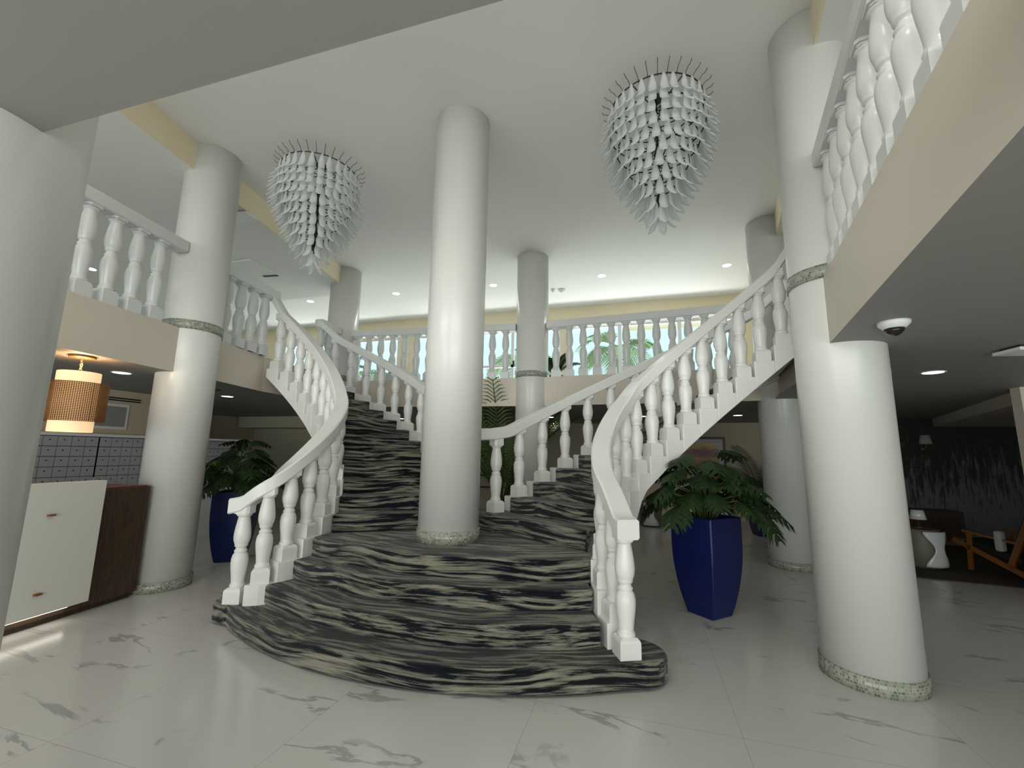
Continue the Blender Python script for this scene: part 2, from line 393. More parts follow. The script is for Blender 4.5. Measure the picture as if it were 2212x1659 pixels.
# ------------------------------------------------------------ staircase
CX, CY = 3.327, -1.103; RO = 3.72
def th_n(k): return math.radians(29.5+5.68*(k-5))              # angle of nosing k (k>=5)
RIN = [(18, 1.99), (20.4, 2.01), (29.3, 2.09), (35.6, 2.135), (43.5, 2.185), (49, 2.19), (130, 2.19)]
def r_in(th):
    d = math.degrees(th)
    for (a, ra), (b, rb) in zip(RIN, RIN[1:]):
        if d <= b: return ra+(rb-ra)*(d-a)/(b-a)
    return 2.19
def pol(s, r, th): return (s*(CX-r*math.cos(th)), CY+r*math.sin(th))
custs = {-1: {1: (1.76, -.875), 2: (1.555, -.81), 3: (1.465, -.63), 4: (1.445, -.40), 5: (1.50, -.12), 6: (1.59, .14), 7: (1.74, .40)},
         1: {1: (1.81, -.85), 2: (1.725, -.67), 3: (1.63, -.48), 4: (1.60, -.27), 5: (1.625, -.03), 6: (1.69, .19), 7: (1.79, .41)}}
def kin(k, s):
    c = custs[s]
    if k in c: return c[k]
    if k <= 0: return (c[1][0]+(c[1][0]-c[2][0])*(1-k), c[1][1]+(c[1][1]-c[2][1])*(1-k))
    return pol(1, 2.19, th_n(k)+math.radians(2.84))
def pinS(t, s):
    k = math.floor(t); u = t-k; p0, p1, p2, p3 = kin(k-1, s), kin(k, s), kin(k+1, s), kin(k+2, s)
    return tuple(.5*((2*b)+(-a+c)*u+(2*a-5*b+4*c-d)*u*u+(-a+3*b-3*c+d)*u**3) for a, b, c, d in zip(p0, p1, p2, p3))
pins = {s: (lambda t, s=s: pinS(t, s)) for s in (-1, 1)}
def pout(t): return pol(1, RO, th_n(t)+math.radians(2.84+.6))
def tangent(f, t):
    a, b = f(t-.05), f(t+.05); d = Vector((b[0]-a[0], b[1]-a[1])).normalized(); return d

stair = thing('staircase', 'grand double staircase with black and grey striped carpet, splitting behind the centre column', 'staircase', (0, 0, 0))
def arcfront(yc, xl, xr, n=28, R=3.58, xc=.05):
    pts = []
    for i in range(n+1):
        x = xl+(xr-xl)*i/n; pts.append((x, yc+R-math.sqrt(R*R-(x-xc)**2)))
    return pts
def round_end(pts, c, r, a0, a1, n=8): return pts+[(c[0]+r*math.cos(a0+(a1-a0)*i/n), c[1]+r*math.sin(a0+(a1-a0)*i/n)) for i in range(n+1)]
# first step: wide with rounded ends
p = arcfront(-1.46, -1.72, 1.78)
p = round_end(p, (1.86, -.72), .235, -PI*.36, PI*.42); p += [(1.4, -.30), (-1.4, -.30)]
p = round_end(p, (-1.80, -.76), .235, PI*.62, PI*1.36)
MB().prism(p, 0.002, R_).build('step', M_carpet_low, stair, bevel=.03, seg=4)
for k, yc, xl, xr in ((2, -1.18, -1.47, 1.635), (3, -.91, -1.385, 1.55), (4, -.685, -1.35, 1.505)):
    p = arcfront(yc, xl, xr)
    if k == 4: p += [(1.51, -.10), (0.03, .74), (-.03, .74), (-1.37, -.12)]
    else: p += [(1.45, -.3), (-1.30, -.3)]
    MB().prism(p, R_*(k-1)+.001 if k < 4 else .36, R_*k).build('step' if k < 4 else 'landing', M_carpet_low, stair, bevel=.028, seg=4)
for s in (-1, 1):
    for k in range(5, 17):
        a0, a1 = th_n(k), th_n(k+1); dn = .0
        q = []
        for i in range(4): a = a0+(a1+.02-a0)*(0, .12, .5, 1)[i]; q.append(pol(s, r_in(a)+.10, a))
        for i in range(4): a = a0+(a1+.02-a0)*(1, .5, .12, 0)[i]; q.append(pol(s, RO-(.10 if k > 5 else -.10), a))
        rz = math.atan2(math.sin(a0), -s*math.cos(a0)); ca, sa = math.cos(-rz), math.sin(-rz); ox, oy = s*CX, CY
        q = [((x-ox)*ca-(y-oy)*sa, (x-ox)*sa+(y-oy)*ca) for x, y in q]
        zf = (k-1)*R_-.01; zk = k*R_-.10
        MB().prism(q, [zf, zf, zk, zk, zk, zk, zf, zf], k*R_).build('step', M_carpet, stair, loc=(ox, oy, 0), rz=rz, bevel=.02, seg=3)
    # helical soffit under the flight
    sm = MB(); vs = []; n = 30
    for i in range(n+1):
        a = th_n(6.2)+(th_n(17)-th_n(6.2))*i/n; kk = 6.2+10.8*i/n; zt = (kk-1)*R_-.10; zb = kk*R_-.30
        for r, z in ((r_in(a)+.02, zb), (RO-.02, zb), (RO-.02, zt), (r_in(a)+.02, zt)): x, y = pol(s, r, a); vs.append((x, y, z))
    fs = [(i*4+j, i*4+(j+1) % 4, (i+1)*4+(j+1) % 4, (i+1)*4+j) for i in range(n) for j in range(4)]+[(3, 2, 1, 0), (n*4, n*4+1, n*4+2, n*4+3)]
    sm.add(vs, fs if s > 0 else [f_[::-1] for f_ in fs]); sm.build('soffit', M_rail, stair)
    # stepped white strings carrying the balusters
    for f_, k0, nm in ((pins[s], 2, 'inner_string'), (pout, 6, 'outer_string')):
        st = MB()
        for k in range(k0, 17):
            ts = [k-.5+i/4 for i in range(5)]
            if k == k0: ts[0] = k-.42
            L = []; Rr = []; zb = []
            for t in ts:
                x, y = f_(t); d = tangent(f_, t); nn = (-d.y, d.x); L.append((s*(x+nn[0]*.1), y+nn[1]*.1)); Rr.append((s*(x-nn[0]*.1), y-nn[1]*.1))
                zb.append(0.003 if (t <= 5.3) else max(.003, (t+.5)*R_-.31-max(0, (8-t))*.10))
            if k == 6 and f_ is pout: zb = [0.003]*5
            st.prism(L+Rr[::-1], zb+zb[::-1], k*R_+.002, smooth=False)
        st.build(nm, M_rail, stair, bevel=.006, seg=2)
# solid base below the landing
MB().prism([(1.33, -.30), (1.42, -.05), (.05, .70), (-.05, .70), (-1.42, -.05), (-1.33, -.30)], .003, .36).build('landing_base', M_rail, stair)
MB().prism([(0, .72), (.10, .78), (.36, 1.16), (-.36, 1.16), (-.10, .78)], 4*R_-.05, 5*R_-.004).build('step', M_carpet, stair)

# ------------------------------------------------------------ balusters and handrails
def baluster_mesh(h, topext=0.0, b=.078):
    m = MB(); zb = .135*h/.83
    # block with curved shoulders
    prof = [(b, 0), (b, zb*.80), (b*.93, zb*.92), (b*.74, zb*1.03)]
    for (r0, z0), (r1, z1) in zip(prof, prof[1:]):
        vs = [(x*r, y*r, z) for r, z in ((r0, z0), (r1, z1)) for x, y in ((-1, -1), (1, -1), (1, 1), (-1, 1))]
        m.add(vs, [(0, 1, 5, 4), (1, 2, 6, 5), (2, 3, 7, 6), (3, 0, 4, 7)])
    m.add([(x*prof[-1][0], y*prof[-1][0], prof[-1][1]) for x, y in ((-1, -1), (1, -1), (1, 1), (-1, 1))], [(0, 1, 2, 3)])
    P = [(.056, .155), (.064, .168), (.066, .185), (.062, .200), (.0555, .208), (.056, .235), (.062, .30), (.070, .37), (.0745, .43), (.073, .475), (.065, .515), (.054, .535),
         (.0515, .545), (.056, .552), (.057, .562), (.051, .570), (.0445, .585), (.046, .600), (.055, .608), (.058, .618), (.056, .628), (.062, .645), (.070, .675), (.0735, .71), (.0725, .755),
         (.066, .82), (.058, .88), (.052, .92), (.051, .935), (.052, .942), (.062, .948), (.065, .958), (.062, .968), (.055, .973), (.056, .99)]
    m.lathe([(r, z*h) for r, z in P], 20)
    # abacus under the rail, with cut corners
    a = .074; c = .022; z0, z1 = .955*h+.012, h+topext
    oc = [(-a, -a+c), (-a+c, -a), (a-c, -a), (a, -a+c), (a, a-c), (a-c, a), (-a+c, a), (-a, a-c)]
    m.prism([(x*.8, y*.8) for x, y in oc], z0-.006, z0+.008); m.prism(oc, z0+.006, z1)
    return m.mesh('baluster', M_rail)
HB = .83; ME_ST = baluster_mesh(HB, .07)
ME_UP = baluster_mesh(.955, .004); ME_UP.materials[0] = M_rail_up

def handrail(pts, name, parent, h=.145, w=.17, m=None):
    """sweep with vertical cut ends; pts = list of (x,y,z bottom)"""
    c = .014; sec = [(-w/2+c, 0), (w/2-c, 0), (w/2, c), (w/2, h-c), (w/2-c, h), (-w/2+c, h), (-w/2, h-c), (-w/2, c)]
    vs = []; fs = []; n = len(pts); K = 8
    for i, p in enumerate(pts):
        a, b = pts[max(i-1, 0)], pts[min(i+1, n-1)]; d = Vector((b[0]-a[0], b[1]-a[1])).normalized(); nx, ny = -d.y, d.x
        for u, v in sec: vs.append((p[0]+nx*u, p[1]+ny*u, p[2]+v))
    for i in range(n-1):
        for j in range(K): fs.append((i*K+j, (i+1)*K+j, (i+1)*K+(j+1) % K, i*K+(j+1) % K))
    fs += [tuple(range(K)), tuple((n-1)*K+j for j in range(K))[::-1]]
    mb = MB(); mb.add(vs, fs); o = mb.build(name, m or M_rail, parent)
    for pl in o.data.polygons: pl.use_smooth = len(pl.vertices) == 4
    try: o.data.set_sharp_from_angle(angle=math.radians(35))
    except Exception: pass
    bm = bmesh.new(); bm.from_mesh(o.data); bmesh.ops.recalc_face_normals(bm, faces=bm.faces); bm.to_mesh(o.data); bm.free()
    return o
labels = {('in', -1): 'curved white balustrade with newel at the left front corner of the striped stairs',
          ('in', 1): 'curved white balustrade on the right side of the stairs, nearest newel beside the blue planter',
          ('out', -1): 'white balustrade on the outer right side of the left flight, rising behind the centre column',
          ('out', 1): 'white balustrade on the outer side of the right flight, before the tall palm'}
for s in (-1, 1):
    for nm, f_, k0, t0, t1 in (('in', pins[s], 1, .45 if s < 0 else .58, 17.0), ('out', pout, 5, 4.2, 17.0)):
        t = thing('stair_balustrade', labels[(nm, s)], 'balustrade', (0, 0, 0), group=None)
        for k in range(k0, 17):
            x, y = f_(k); d = tangent(f_, k); a = math.atan2(d.y, s*d.x)
            inst('baluster', ME_ST, t, (s*x, y, k*R_+.001), (0, 0, a))
        pts = []; N = int((t1-t0)*5)
        for i in range(N+1):
            u = t0+(t1-t0)*i/N; x, y = f_(u); z = u*R_+HB
            if u < 1: z = R_+HB-(1-u)*.04
            if u > 15.6: q_ = min(1, (u-15.6)/1.3); z += .135*q_*q_*(3-2*q_)
            if nm == 'out' and u < 5.6: z = 5.55*R_+HB-.16*R_*0+ (u-5.6)*R_*.35
            pts.append((s*x, y, z))
        if nm == 'out':
            pts = [q for q in pts if abs(q[0]) > .15]; zz = pts[0][2]; pts = [(0, .72, zz-.012), (s*.075, .775, zz-.008)]+pts
        handrail(pts, 'handrail', t)

# upper gallery balustrades
def gallery_rail(label, pts, spacing, first=.15, ends=None):
    t = thing('gallery_balustrade', label, 'balustrade', (0, 0, 0))
    handrail([(x, y, Z2+.955) for x, y in pts], 'handrail', t, .145, .18, M_rail_up)
    segs = []; tot = 0
    for a, b in zip(pts, pts[1:]): L = math.dist(a, b); segs.append((tot, L, a, b)); tot += L
    d = first
    while d < tot-.1:
        for s0, L, a, b in segs:
            if s0 <= d <= s0+L:
                u = (d-s0)/L; x, y = a[0]+(b[0]-a[0])*u, a[1]+(b[1]-a[1])*u
                inst('baluster', ME_UP, t, (x, y, Z2+.001), (0, 0, math.atan2(b[1]-a[1], b[0]-a[0]))); break
        d += spacing
    return t
def rx(y): return ex(y)+.095
gallery_rail('white gallery balustrade at upper left, four balusters seen above the reception counter', [(-rx(-.62), -.62), (-rx(-3.55), -3.55)], .26, .28)
gallery_rail('white gallery balustrade at upper right, cut by the top edge of the photo', [(rx(-.5), -.5), (rx(-3.6), -3.6)], .26, .15)
gallery_rail('short white gallery balustrade between the left column and the top of the left flight', [(-3.57, .02), (-3.73, 1.12)], .25, .14)
gallery_rail('short white gallery balustrade behind the big right column at the top of the right flight', [(3.60, .14), (3.73, 1.12)], .25, .14)
gallery_rail('white gallery balustrade along the far windows, left of the rear column', [(-3.93, 3.42), (-2.6, 3.55), (-.36, 3.715)], .27, .13)
gallery_rail('white gallery balustrade along the far windows, right of the rear column', [(.27, 3.715), (2.6, 3.55), (3.82, 3.44)], .262, .17)
gallery_rail('short white gallery rail between the left flight and the rear left column', [(-4.03, 2.50), (-4.08, 3.12)], .22, .10)
gallery_rail('short white gallery rail between the right flight and the rear right column', [(4.03, 2.50), (4.05, 3.15)], .22, .10)

# ------------------------------------------------------------ chandeliers
def petal_mesh():
    m = MB(); n = 9; L = .27; vs = []
    def cs(u):       # centre line: hangs down and flares outward at the tip
        z = -L*u; y = .012*math.sin(u*PI)+.105*max(0, u-.5)**1.5/.35; return y, z
    def wd(u): return .014+.027*min(1, u*2.2)**1.2 if u < .82 else .041*math.sqrt(max(.04, 1-((u-.82)/.18)**2))
    for side in (0, 1):
        for i in range(n):
            u = i/(n-1); y, z = cs(u); wv = wd(u)
            for j in range(5):
                a = (j/4-.5)*2; vs.append((a*wv, y-abs(a)**2*.012-(.005 if side else 0), z))
    fs = []
    for side in (0, 1):
        o = side*n*5
        for i in range(n-1):
            for j in range(4):
                q = (o+i*5+j, o+i*5+j+1, o+(i+1)*5+j+1, o+(i+1)*5+j); fs.append(q if side else q[::-1])
    for i in range(n-1):
        for j in (0, 4):
            q = (i*5+j, (i+1)*5+j, n*5+(i+1)*5+j, n*5+i*5+j); fs.append(q if j else q[::-1])
    for j in range(4):
        fs.append((j, j+1, n*5+j+1, n*5+j)); b = (n-1)*5; fs.append((b+j+1, b+j, n*5+b+j, n*5+b+j+1))
    m.add(vs, fs, True); return m
PET = petal_mesh(); ME_PET = PET.mesh('glass_petal', M_petal)
def chandelier(label, cx, cy):
    t = thing('chandelier', label, 'chandelier', (cx, cy, 4.02))
    zr = [5.37-i*.113 for i in range(11)]; rr = [.515, .525, .52, .495, .45, .395, .335, .27, .20, .125, .05]
    fr = MB()
    fr.tube([(0, 0, ZC-4.02-.004), (0, 0, .20)], .014, 8); fr.lathe([(.07, ZC-4.02-.035), (.07, ZC-4.02-.004)], 20)
    for i, (z, r) in enumerate(zip(zr, rr)):
        if i % 2 == 0 and r > .1:
            ring = [((r-.02)*math.cos(a), (r-.02)*math.sin(a), z-4.02) for a in [2*PI*k/36 for k in range(37)]]; fr.tube(ring, .007, 6, cap=False)
            for q in range(6):
                a = 2*PI*q/6+i*.3; fr.tube([(0, 0, z-4.02), ((r-.02)*math.cos(a), (r-.02)*math.sin(a), z-4.02)], .006, 6)
    for z_, r_ in ((1.15, .05), (.85, .045), (.55, .05), (.32, .035)): fr.lathe([(.012, z_-.10), (r_, z_-.04), (r_*.8, z_), (.012, z_+.03)], 12)
    fr.build('frame', M_black, t)
    hk = MB(); n0 = int(2*PI*rr[0]/.1)
    for q in range(n0):
        a = 2*PI*q/n0; ca, sa = math.cos(a), math.sin(a); z = zr[0]-4.02
        P = [(.47, z), (.50, z+.045), (.53, z+.07), (.555, z+.072), (.57, z+.085), (.585, z+.105)]
        hk.tube([(r*ca, r*sa, zz) for r, zz in P], .0035, 5)
    hk.build('hook_wires', M_chrome, t)['kind'] = 'stuff'
    P = []
    for i, (z, r) in enumerate(zip(zr, rr)):
        n = 30 if i < 4 else max(5, int(2*PI*r/.104)); off = (0 if i < 4 else (i % 2)*PI/n)+rnd.uniform(-.02, .02)
        for q in range(n): a = 2*PI*q/n+off+rnd.uniform(-.02, .02); P.append((a, r, z-4.02))
    camv = Vector((1.9533-cx, -4.3677-cy))
    P.sort(key=lambda s: -(camv.x*math.cos(s[0])+camv.y*math.sin(s[0])))
    for a, r, z in P[:100]: inst('glass_petal', ME_PET, t, (r*math.cos(a), r*math.sin(a), z), (0, 0, a-PI/2))
    rest = MB()
    for a, r, z in P[100:]:
        ca, sa = math.cos(a-PI/2), math.sin(a-PI/2)
        rest.add([(x*ca-y*sa+r*math.cos(a), x*sa+y*ca+r*math.sin(a), zz+z) for x, y, zz in PET.v], PET.f, True)
    rest.build('glass_petals', M_petal, t)['kind'] = 'stuff'
    return t
chandelier('teardrop chandelier of white glass petals hanging left of the centre column', -2.215, .19)
chandelier('teardrop chandelier of white glass petals hanging right of the centre column', 2.215, .19)

# ------------------------------------------------------------ ceiling fittings
def downlight(label, x, y, z, power, r=.085, group=None):
    t = thing('recessed_downlight', label, 'ceiling light', (x, y, z), group=group)
    MB().lathe([(r, -.004), (r+.018, -.008), (r+.02, -.001)], 28, cap=False).build('trim_ring', M_frame, t)
    MB().lathe([(r, -.006), (r, -.003)], 28).build('lens', M_lamp, t)
    d = bpy.data.lights.new('downlight_lamp', 'SPOT'); d.energy = power; d.spot_size = math.radians(140); d.spot_blend = .8; d.shadow_soft_size = .08; d.color = (1, .95, .86)
    l = bpy.data.objects.new('downlight_lamp', d); col.objects.link(l); l.parent = t; l.location = (0, 0, -.03)
for x, y, l in ((-6.42, 4.84, 'round downlight in the high ceiling, farthest left, seen left of the rear left column'), (-3.85, 4.87, 'round downlight in the high ceiling just left of the centre column'),
                (-1.30, 4.94, 'round downlight in the high ceiling between the centre and rear columns'), (1.22, 4.99, 'round downlight in the high ceiling right of the smoke detectors'),
                (3.76, 5.07, 'round downlight in the high ceiling nearest the big right column')): downlight(l, x, y, ZC, 25)
downlight('round downlight in the lowered left soffit seen between gallery balusters', -8.63, 1.26, ZS, 12)
for x, y, l in ((-2.0, -3.1, 'unseen downlight added in the high ceiling above the front left of the hall'), (0.6, -3.1, 'unseen downlight added in the high ceiling above the front middle of the hall'), (2.5, -3.1, 'unseen downlight added in the high ceiling above the front right of the hall')): downlight(l, x, y, ZC, 42)  # out-of-view lamps added to brighten the front floor and steps
for x, y, l in ((-2.2, -6.0, 'unseen downlight added in the low ceiling behind the camera, left'), (0.6, -6.0, 'unseen downlight added in the low ceiling behind the camera, middle'), (3.4, -6.0, 'unseen downlight added in the low ceiling behind the camera, right')): downlight(l, x, y, ZL, 30)  # out-of-view lamps added to brighten the entry floor
for x, y, l in ((-4.12, -.66, 'round downlight in the low ceiling right of the rattan pendant'), (-4.89, 1.45, 'round downlight in the low ceiling above the left planter'),
                (4.85, 1.08, 'large looking round downlight in the low ceiling right of the big right column'), (-4.31, 6.22, 'small round downlight in the low ceiling seen left of the centre column'),
                (-.13, 6.12, 'small round downlight in the low ceiling above the potted palm'), (2.0, 6.05, 'small round downlight in the low ceiling glimpsed between right flight balusters'),
                (3.96, 5.99, 'small round downlight in the low ceiling above the sunset picture')): downlight(l, x, y, ZL, 9)
for i, (x, y) in enumerate(((.02, 5.54), (.22, 5.60))):
    r = .05 if i == 0 else .085
    t = tag(MB().lathe([(r, -.001), (r, -.03), (r*.6, -.045), (r*.45, -.075), (.01, -.08)][::-1], 24).build('smoke_detector', M_frame, loc=(x, y, ZC)), ('smaller' if i == 0 else 'larger')+' white smoke detector on the high ceiling beside the rear column', 'smoke detector')
t = thing('dome_camera', 'security camera with dark dome under the low ceiling beside the big right column', 'camera', (3.57, -1.0, ZL))
MB().lathe([(.05, -.05), (.062, -.045), (.085, -.02), (.09, -.001)], 28).build('base', M_frame, t)
MB().lathe([(.004, -.095), (.03, -.088), (.048, -.07), (.056, -.048)], 24).build('dome', mat('smoked_dome', (.02, .012, .008), .1), t)
for (x, y, z, lab) in ((4.95, .0, ZL, 'white square air diffuser in the low ceiling at far right'), (-3.84, .42, ZS, 'white square air diffuser in the soffit left of the left chandelier')):
    t = thing('air_diffuser', lab, 'air vent', (x, y, z), .1)
    MB().box((-.2, -.12, -.045), (.2, .12, -.02)).build('face_plate', M_frame, t); MB().box((-.17, -.09, -.022), (.17, .09, -.001)).build('throat', M_dark, t)
for x, y, rz, lab in ((-4.55, .75, .05, 'dark slot diffuser in the low ceiling right of the left column'), (-6.2, -.6, 0, None)):
    if lab: tag(MB().box((-.3, -.03, -.008), (.3, .03, -.001)).build('slot_diffuser', M_dark, loc=(x, y, ZL), rz=rz), lab, 'air vent')
for x, y, rz, lab in ((-6.9, -.2, 1.25, 'upper dark slot diffuser in the left soffit behind the gallery balusters'), (-9.9, 2.2, .1, 'lower dark slot diffuser in the left soffit behind the gallery balusters'), (-5.3, 2.45, .1, 'dark slot diffuser in the left soffit above the left flight rail')):
    hw = .17 if x == -5.3 else .35
    tag(MB().box((-hw, -.03, -.008), (hw, .03, -.001)).build('slot_diffuser', M_dark, loc=(x, y, ZS), rz=rz), lab, 'air vent')
tag(MB().box((-.42, -.30, -.015), (.42, .30, -.001)).build('access_panel', M_ceil, loc=(-5.45, 2.0, ZS), rz=.0), 'flat white access panel in the left soffit above the left stair rail', 'ceiling panel')

# ------------------------------------------------------------ outdoors beyond the windows
def frond(m, base, az, L, droop, lift, nl=22, ll=.45, w=.03, mi=0, smi=1):
    """arching palm frond with paired leaflets"""
    ca, sa = math.cos(az), math.sin(az); P = []
    for i in range(13):
        u = i/12; r = L*(u-.12*u*u)*math.cos(lift*(1-u*.4)); z = L*(math.sin(lift)*u-droop*u*u); P.append(Vector((base[0]+ca*r, base[1]+sa*r, base[2]+z)))
    m.tube(P, [.011*(1-.75*i/12)*max(1, L) for i in range(13)], 5, mi=smi)
    for i in range(nl):
        u = .18+.82*(i+.5)/nl; k = u*12; j = min(int(k), 11); p = P[j].lerp(P[j+1], k-j); tn = (P[j+1]-P[j]).normalized()
        side = tn.cross(Vector((0, 0, 1))); side = side.normalized() if side.length > .01 else Vector((1, 0, 0)); up = side.cross(tn)
        l_ = ll*(math.sin(PI*(u*.82+.12)))**.6
        for sg in (-1, 1):
            d = (tn*.75+side*sg*.8+up*.12).normalized(); q1 = p+d*l_*.5+Vector((0, 0, -.02*l_)); q2 = p+d*l_+Vector((0, 0, -.28*l_)); ww = w*(tn*.9-side*sg*.3).normalized()
            off = up*.0012
            m.add([p-ww*.3, p+ww*.3, q1+ww*.5, q1-ww*.5, q2, p-ww*.3+off, p+ww*.3+off, q1+ww*.5+off, q1-ww*.5+off, q2+off],
                  [(0, 1, 2, 3), (3, 2, 4), (8, 7, 6, 5), (9, 7, 8)], mi=mi)
    return m
def outdoor_palm(label, x, y, H, n, L, seed):
    r = random.Random(seed); t = thing('coconut_palm', label, 'palm tree', (x, y, -.3), group=None)
    MB().tube([(0, 0, 0), (.15, .05, H*.5), (.05, .1, H)], [.17, .13, .10], 10).build('trunk', M_outtrunk, t)
    for i in range(n):
        m = MB(); frond(m, (.05, .1, H), 2*PI*i/n+r.uniform(-.2, .2), L*r.uniform(.85, 1.1), r.uniform(.5, .95), r.uniform(.1, .9), 20, .75, .06); m.build('frond', [M_outleaf, M_outtrunk], t)
structure(MB().box((-40, 8.6, -.4), (40, 60, -.3)).build('floor', mat('pale_outdoor_ground', (.55, .55, .48), .9)))
outdoor_palm('sunlit palm beyond the gallery window right of the rear column', 1.2, 11.2, 5.6, 12, 1.9, 3)
outdoor_palm('sunlit palm beyond the glazed gallery door left of the rear column', -2.3, 11.5, 5.4, 12, 2.0, 4)
outdoor_palm('sunlit palm beyond the gallery windows seen through the left flight balusters', -9.2, 11.0, 4.8, 12, 2.0, 5)
outdoor_palm('low sunlit palm beyond the gallery window, lowest of the outdoor palms', 4.3, 11.6, 4.2, 10, 1.7, 6)

# ------------------------------------------------------------ plants and planters
def planter(label, x, y, h, wt, wb, rz):
    t = thing('planter', label, 'planter', (x, y, 0), rz)
    m = MB(); n = 9; vs = []
    def prof(u): # swelling tapered square pot
        return (wb+(wt-wb)*math.sin(min(1, u/.72)*PI*.5)**.85)/2
    ring = [(-1, -.96), (-.96, -1), (.96, -1), (1, -.96), (1, .96), (.96, 1), (-.96, 1), (-1, .96)]
    for i in range(n+1):
        u = i/n; r = prof(u)
        for a, b in ring: vs.append((a*r, b*r, .002+h*u))
    r = wt/2-.03
    for z in (h, h-.09):
        for a, b in ring: vs.append((a*r, b*r, z))
    fs = [tuple(range(8))[::-1]]
    for i in range(n+2):
        for j in range(8): fs.append((i*8+j, i*8+(j+1) % 8, (i+1)*8+(j+1) % 8, (i+1)*8+j))
    m.add(vs, fs, False); m.build('pot', M_blue, t, bevel=.012)
    MB().box((-r+.003, -r+.003, h-.12), (r-.003, r-.003, h-.07)).build('soil', M_soil, t)
    return t
def lobed_leaf(m, base, tip_dir, L, W, up, mi=0):
    """deeply lobed philodendron leaf, bent downward"""
    d = Vector(tip_dir).normalized(); side = d.cross(Vector((0, 0, 1))).normalized(); upv = side.cross(d)
    n = 6
    def P(u, v): # u along, v lateral (in metres)
        p = Vector(base)+d*(L*u)+side*v+Vector((0, 0, -1))*(L*.45*u*u)+upv*(.0)-Vector((0, 0, abs(v)*.35))
        return p
    mid = [(P(i/n, 0)) for i in range(n+1)]
    th = Vector((0, 0, .002))
    for i in range(n):
        u0, u1 = i/n, (i+1)/n; um = (u0+u1)/2
        wv = W*(math.sin(PI*(um*.86+.10)))**.75
        for s in (-1, 1):
            a, b = mid[i], mid[i+1]; web = wv*.36
            c0, c1 = P(u0+.02, s*web), P(u1-.01, s*web)
            g0, g1 = P(min(1, u0+.10), s*wv*.80), P(min(1.02, u1+.04), s*wv*.66)
            t0, t1 = P(min(1.05, u0+.27), s*wv*1.05), P(min(1.1, u1+.17), s*wv*.86)
            vs = [a, b, c1, c0, g0, g1, t0, t1]; vs2 = [p+th for p in vs]
            m.add(vs+vs2, [(0, 1, 2, 3), (3, 2, 5, 4), (4, 5, 6), (5, 2, 7), (11, 10, 9, 8), (12, 13, 10, 11), (14, 13, 12), (15, 10, 13)], mi=mi)
def philodendron(label, x, y, z, n, spread, seed, height=.42):
    r = random.Random(seed); t = thing('philodendron', label, 'potted plant', (x, y, z))
    for i in range(n):
        az = 2*PI*i*.381966+r.uniform(-.3, .3); ring = (i+.5)/n; R = spread*(.30+.62*ring)*r.uniform(.85, 1.15); h = height*(1.15-.85*ring)*r.uniform(.75, 1.2)
        end = (R*math.cos(az), R*math.sin(az), h)
        st = MB().tube([(.06*math.cos(az), .06*math.sin(az), -.06), (R*.35*math.cos(az), R*.35*math.sin(az), h*.75), end], [.008, .007, .005], 6).build('stem', M_stem, t)
        m = MB(); down = .15-.75*ring*r.uniform(.4, 1.2); L = r.uniform(.20, .30)
        lobed_leaf(m, end, (math.cos(az), math.sin(az), down), L, L*.60, 0); m.build('leaf', M_leafy if (abs((az-4.6) % (2*PI)) < .45 and .3 < ring < .62) else M_leaf, t)
    return t
planter('large cobalt blue planter on the marble floor right of the near newel', 2.585, .86, .985, .50, .30, .80)
philodendron('dark lobed leaf plant overflowing the large blue planter on the right', 2.585, .86, .93, 54, .60, 11, .56)
planter('cobalt blue planter on the marble floor left of the left newel', -3.86, .93, .985, .50, .32, .55)
philodendron('dark lobed leaf plant in the blue planter left of the stairs', -3.86, .93, .93, 48, .48, 12, .66)
planter('small looking cobalt blue planter near the back wall by the rear right column', 4.36, 6.30, .80, .44, .30, .2)
def areca(label, x, y, z, n, L, seed, mt, lift=(.9, 1.45), dr=(.15, .5), face=None):
    r = random.Random(seed); t = thing('areca_palm', label, 'potted palm', (x, y, z))
    for i in range(n):
        m = MB(); az = 2*PI*i*.381966+r.uniform(-.3, .3)
        frond(m, (.05*math.cos(az), .05*math.sin(az), 0), az, L*r.uniform(.75, 1.1), r.uniform(*dr), r.uniform(*lift), 28, .31*L**.5, .017 if L < 2 else .026); m.build('frond', [mt, M_stem], t)
    return t
areca('dark palm in the small blue planter by the rear right column', 4.36, 6.30, .72, 11, 1.35, 21, M_palmd)
# palms behind the stairs on a low pot
def round_pot(label, x, y, r, h, m):
    t = thing('round_pot', label, 'planter', (x, y, 0)); MB().lathe([(r*.7, .002), (r*.95, h*.5), (r, h-.03), (r, h), (r-.03, h), (r-.035, h-.08)], 28).build('pot', m, t)
    MB().lathe([(r-.04, h-.1), (r-.037, h-.07)], 20).build('soil', M_soil, t)
M_grey = plaster('grey_stone', (.22, .21, .19), .7, .3, .2)
round_pot('grey round pot on the floor behind the right flight under the tall palm', -.92, 4.75, .24, .5, M_grey)
areca('tall green palm seen just right of the centre column behind the right flight', -.92, 4.75, .45, 17, 2.9, 22, M_palm, (1.12, 1.5), (.06, .30))
round_pot('grey round pot behind the rear column', .55, 6.3, .22, .45, M_grey)
areca('dark bushy palm right of the rear column under the gallery', .55, 6.3, .4, 14, 1.25, 23, M_palmd, (.8, 1.4), (.1, .4))
areca_up = planter('blue planter upstairs behind the far gallery rail, seen through the left flight balusters', -5.6, 5.2, .62, .36, .24, .3)
areca_up.location.z = Z2
areca('small dark plant in the blue planter upstairs behind the gallery rail', -5.6, 5.2, Z2+.55, 9, .75, 24, M_palmd)
areca('dark palm upstairs behind the rear column', .15, 5.2, Z2+.30, 8, .6, 25, M_palmd)
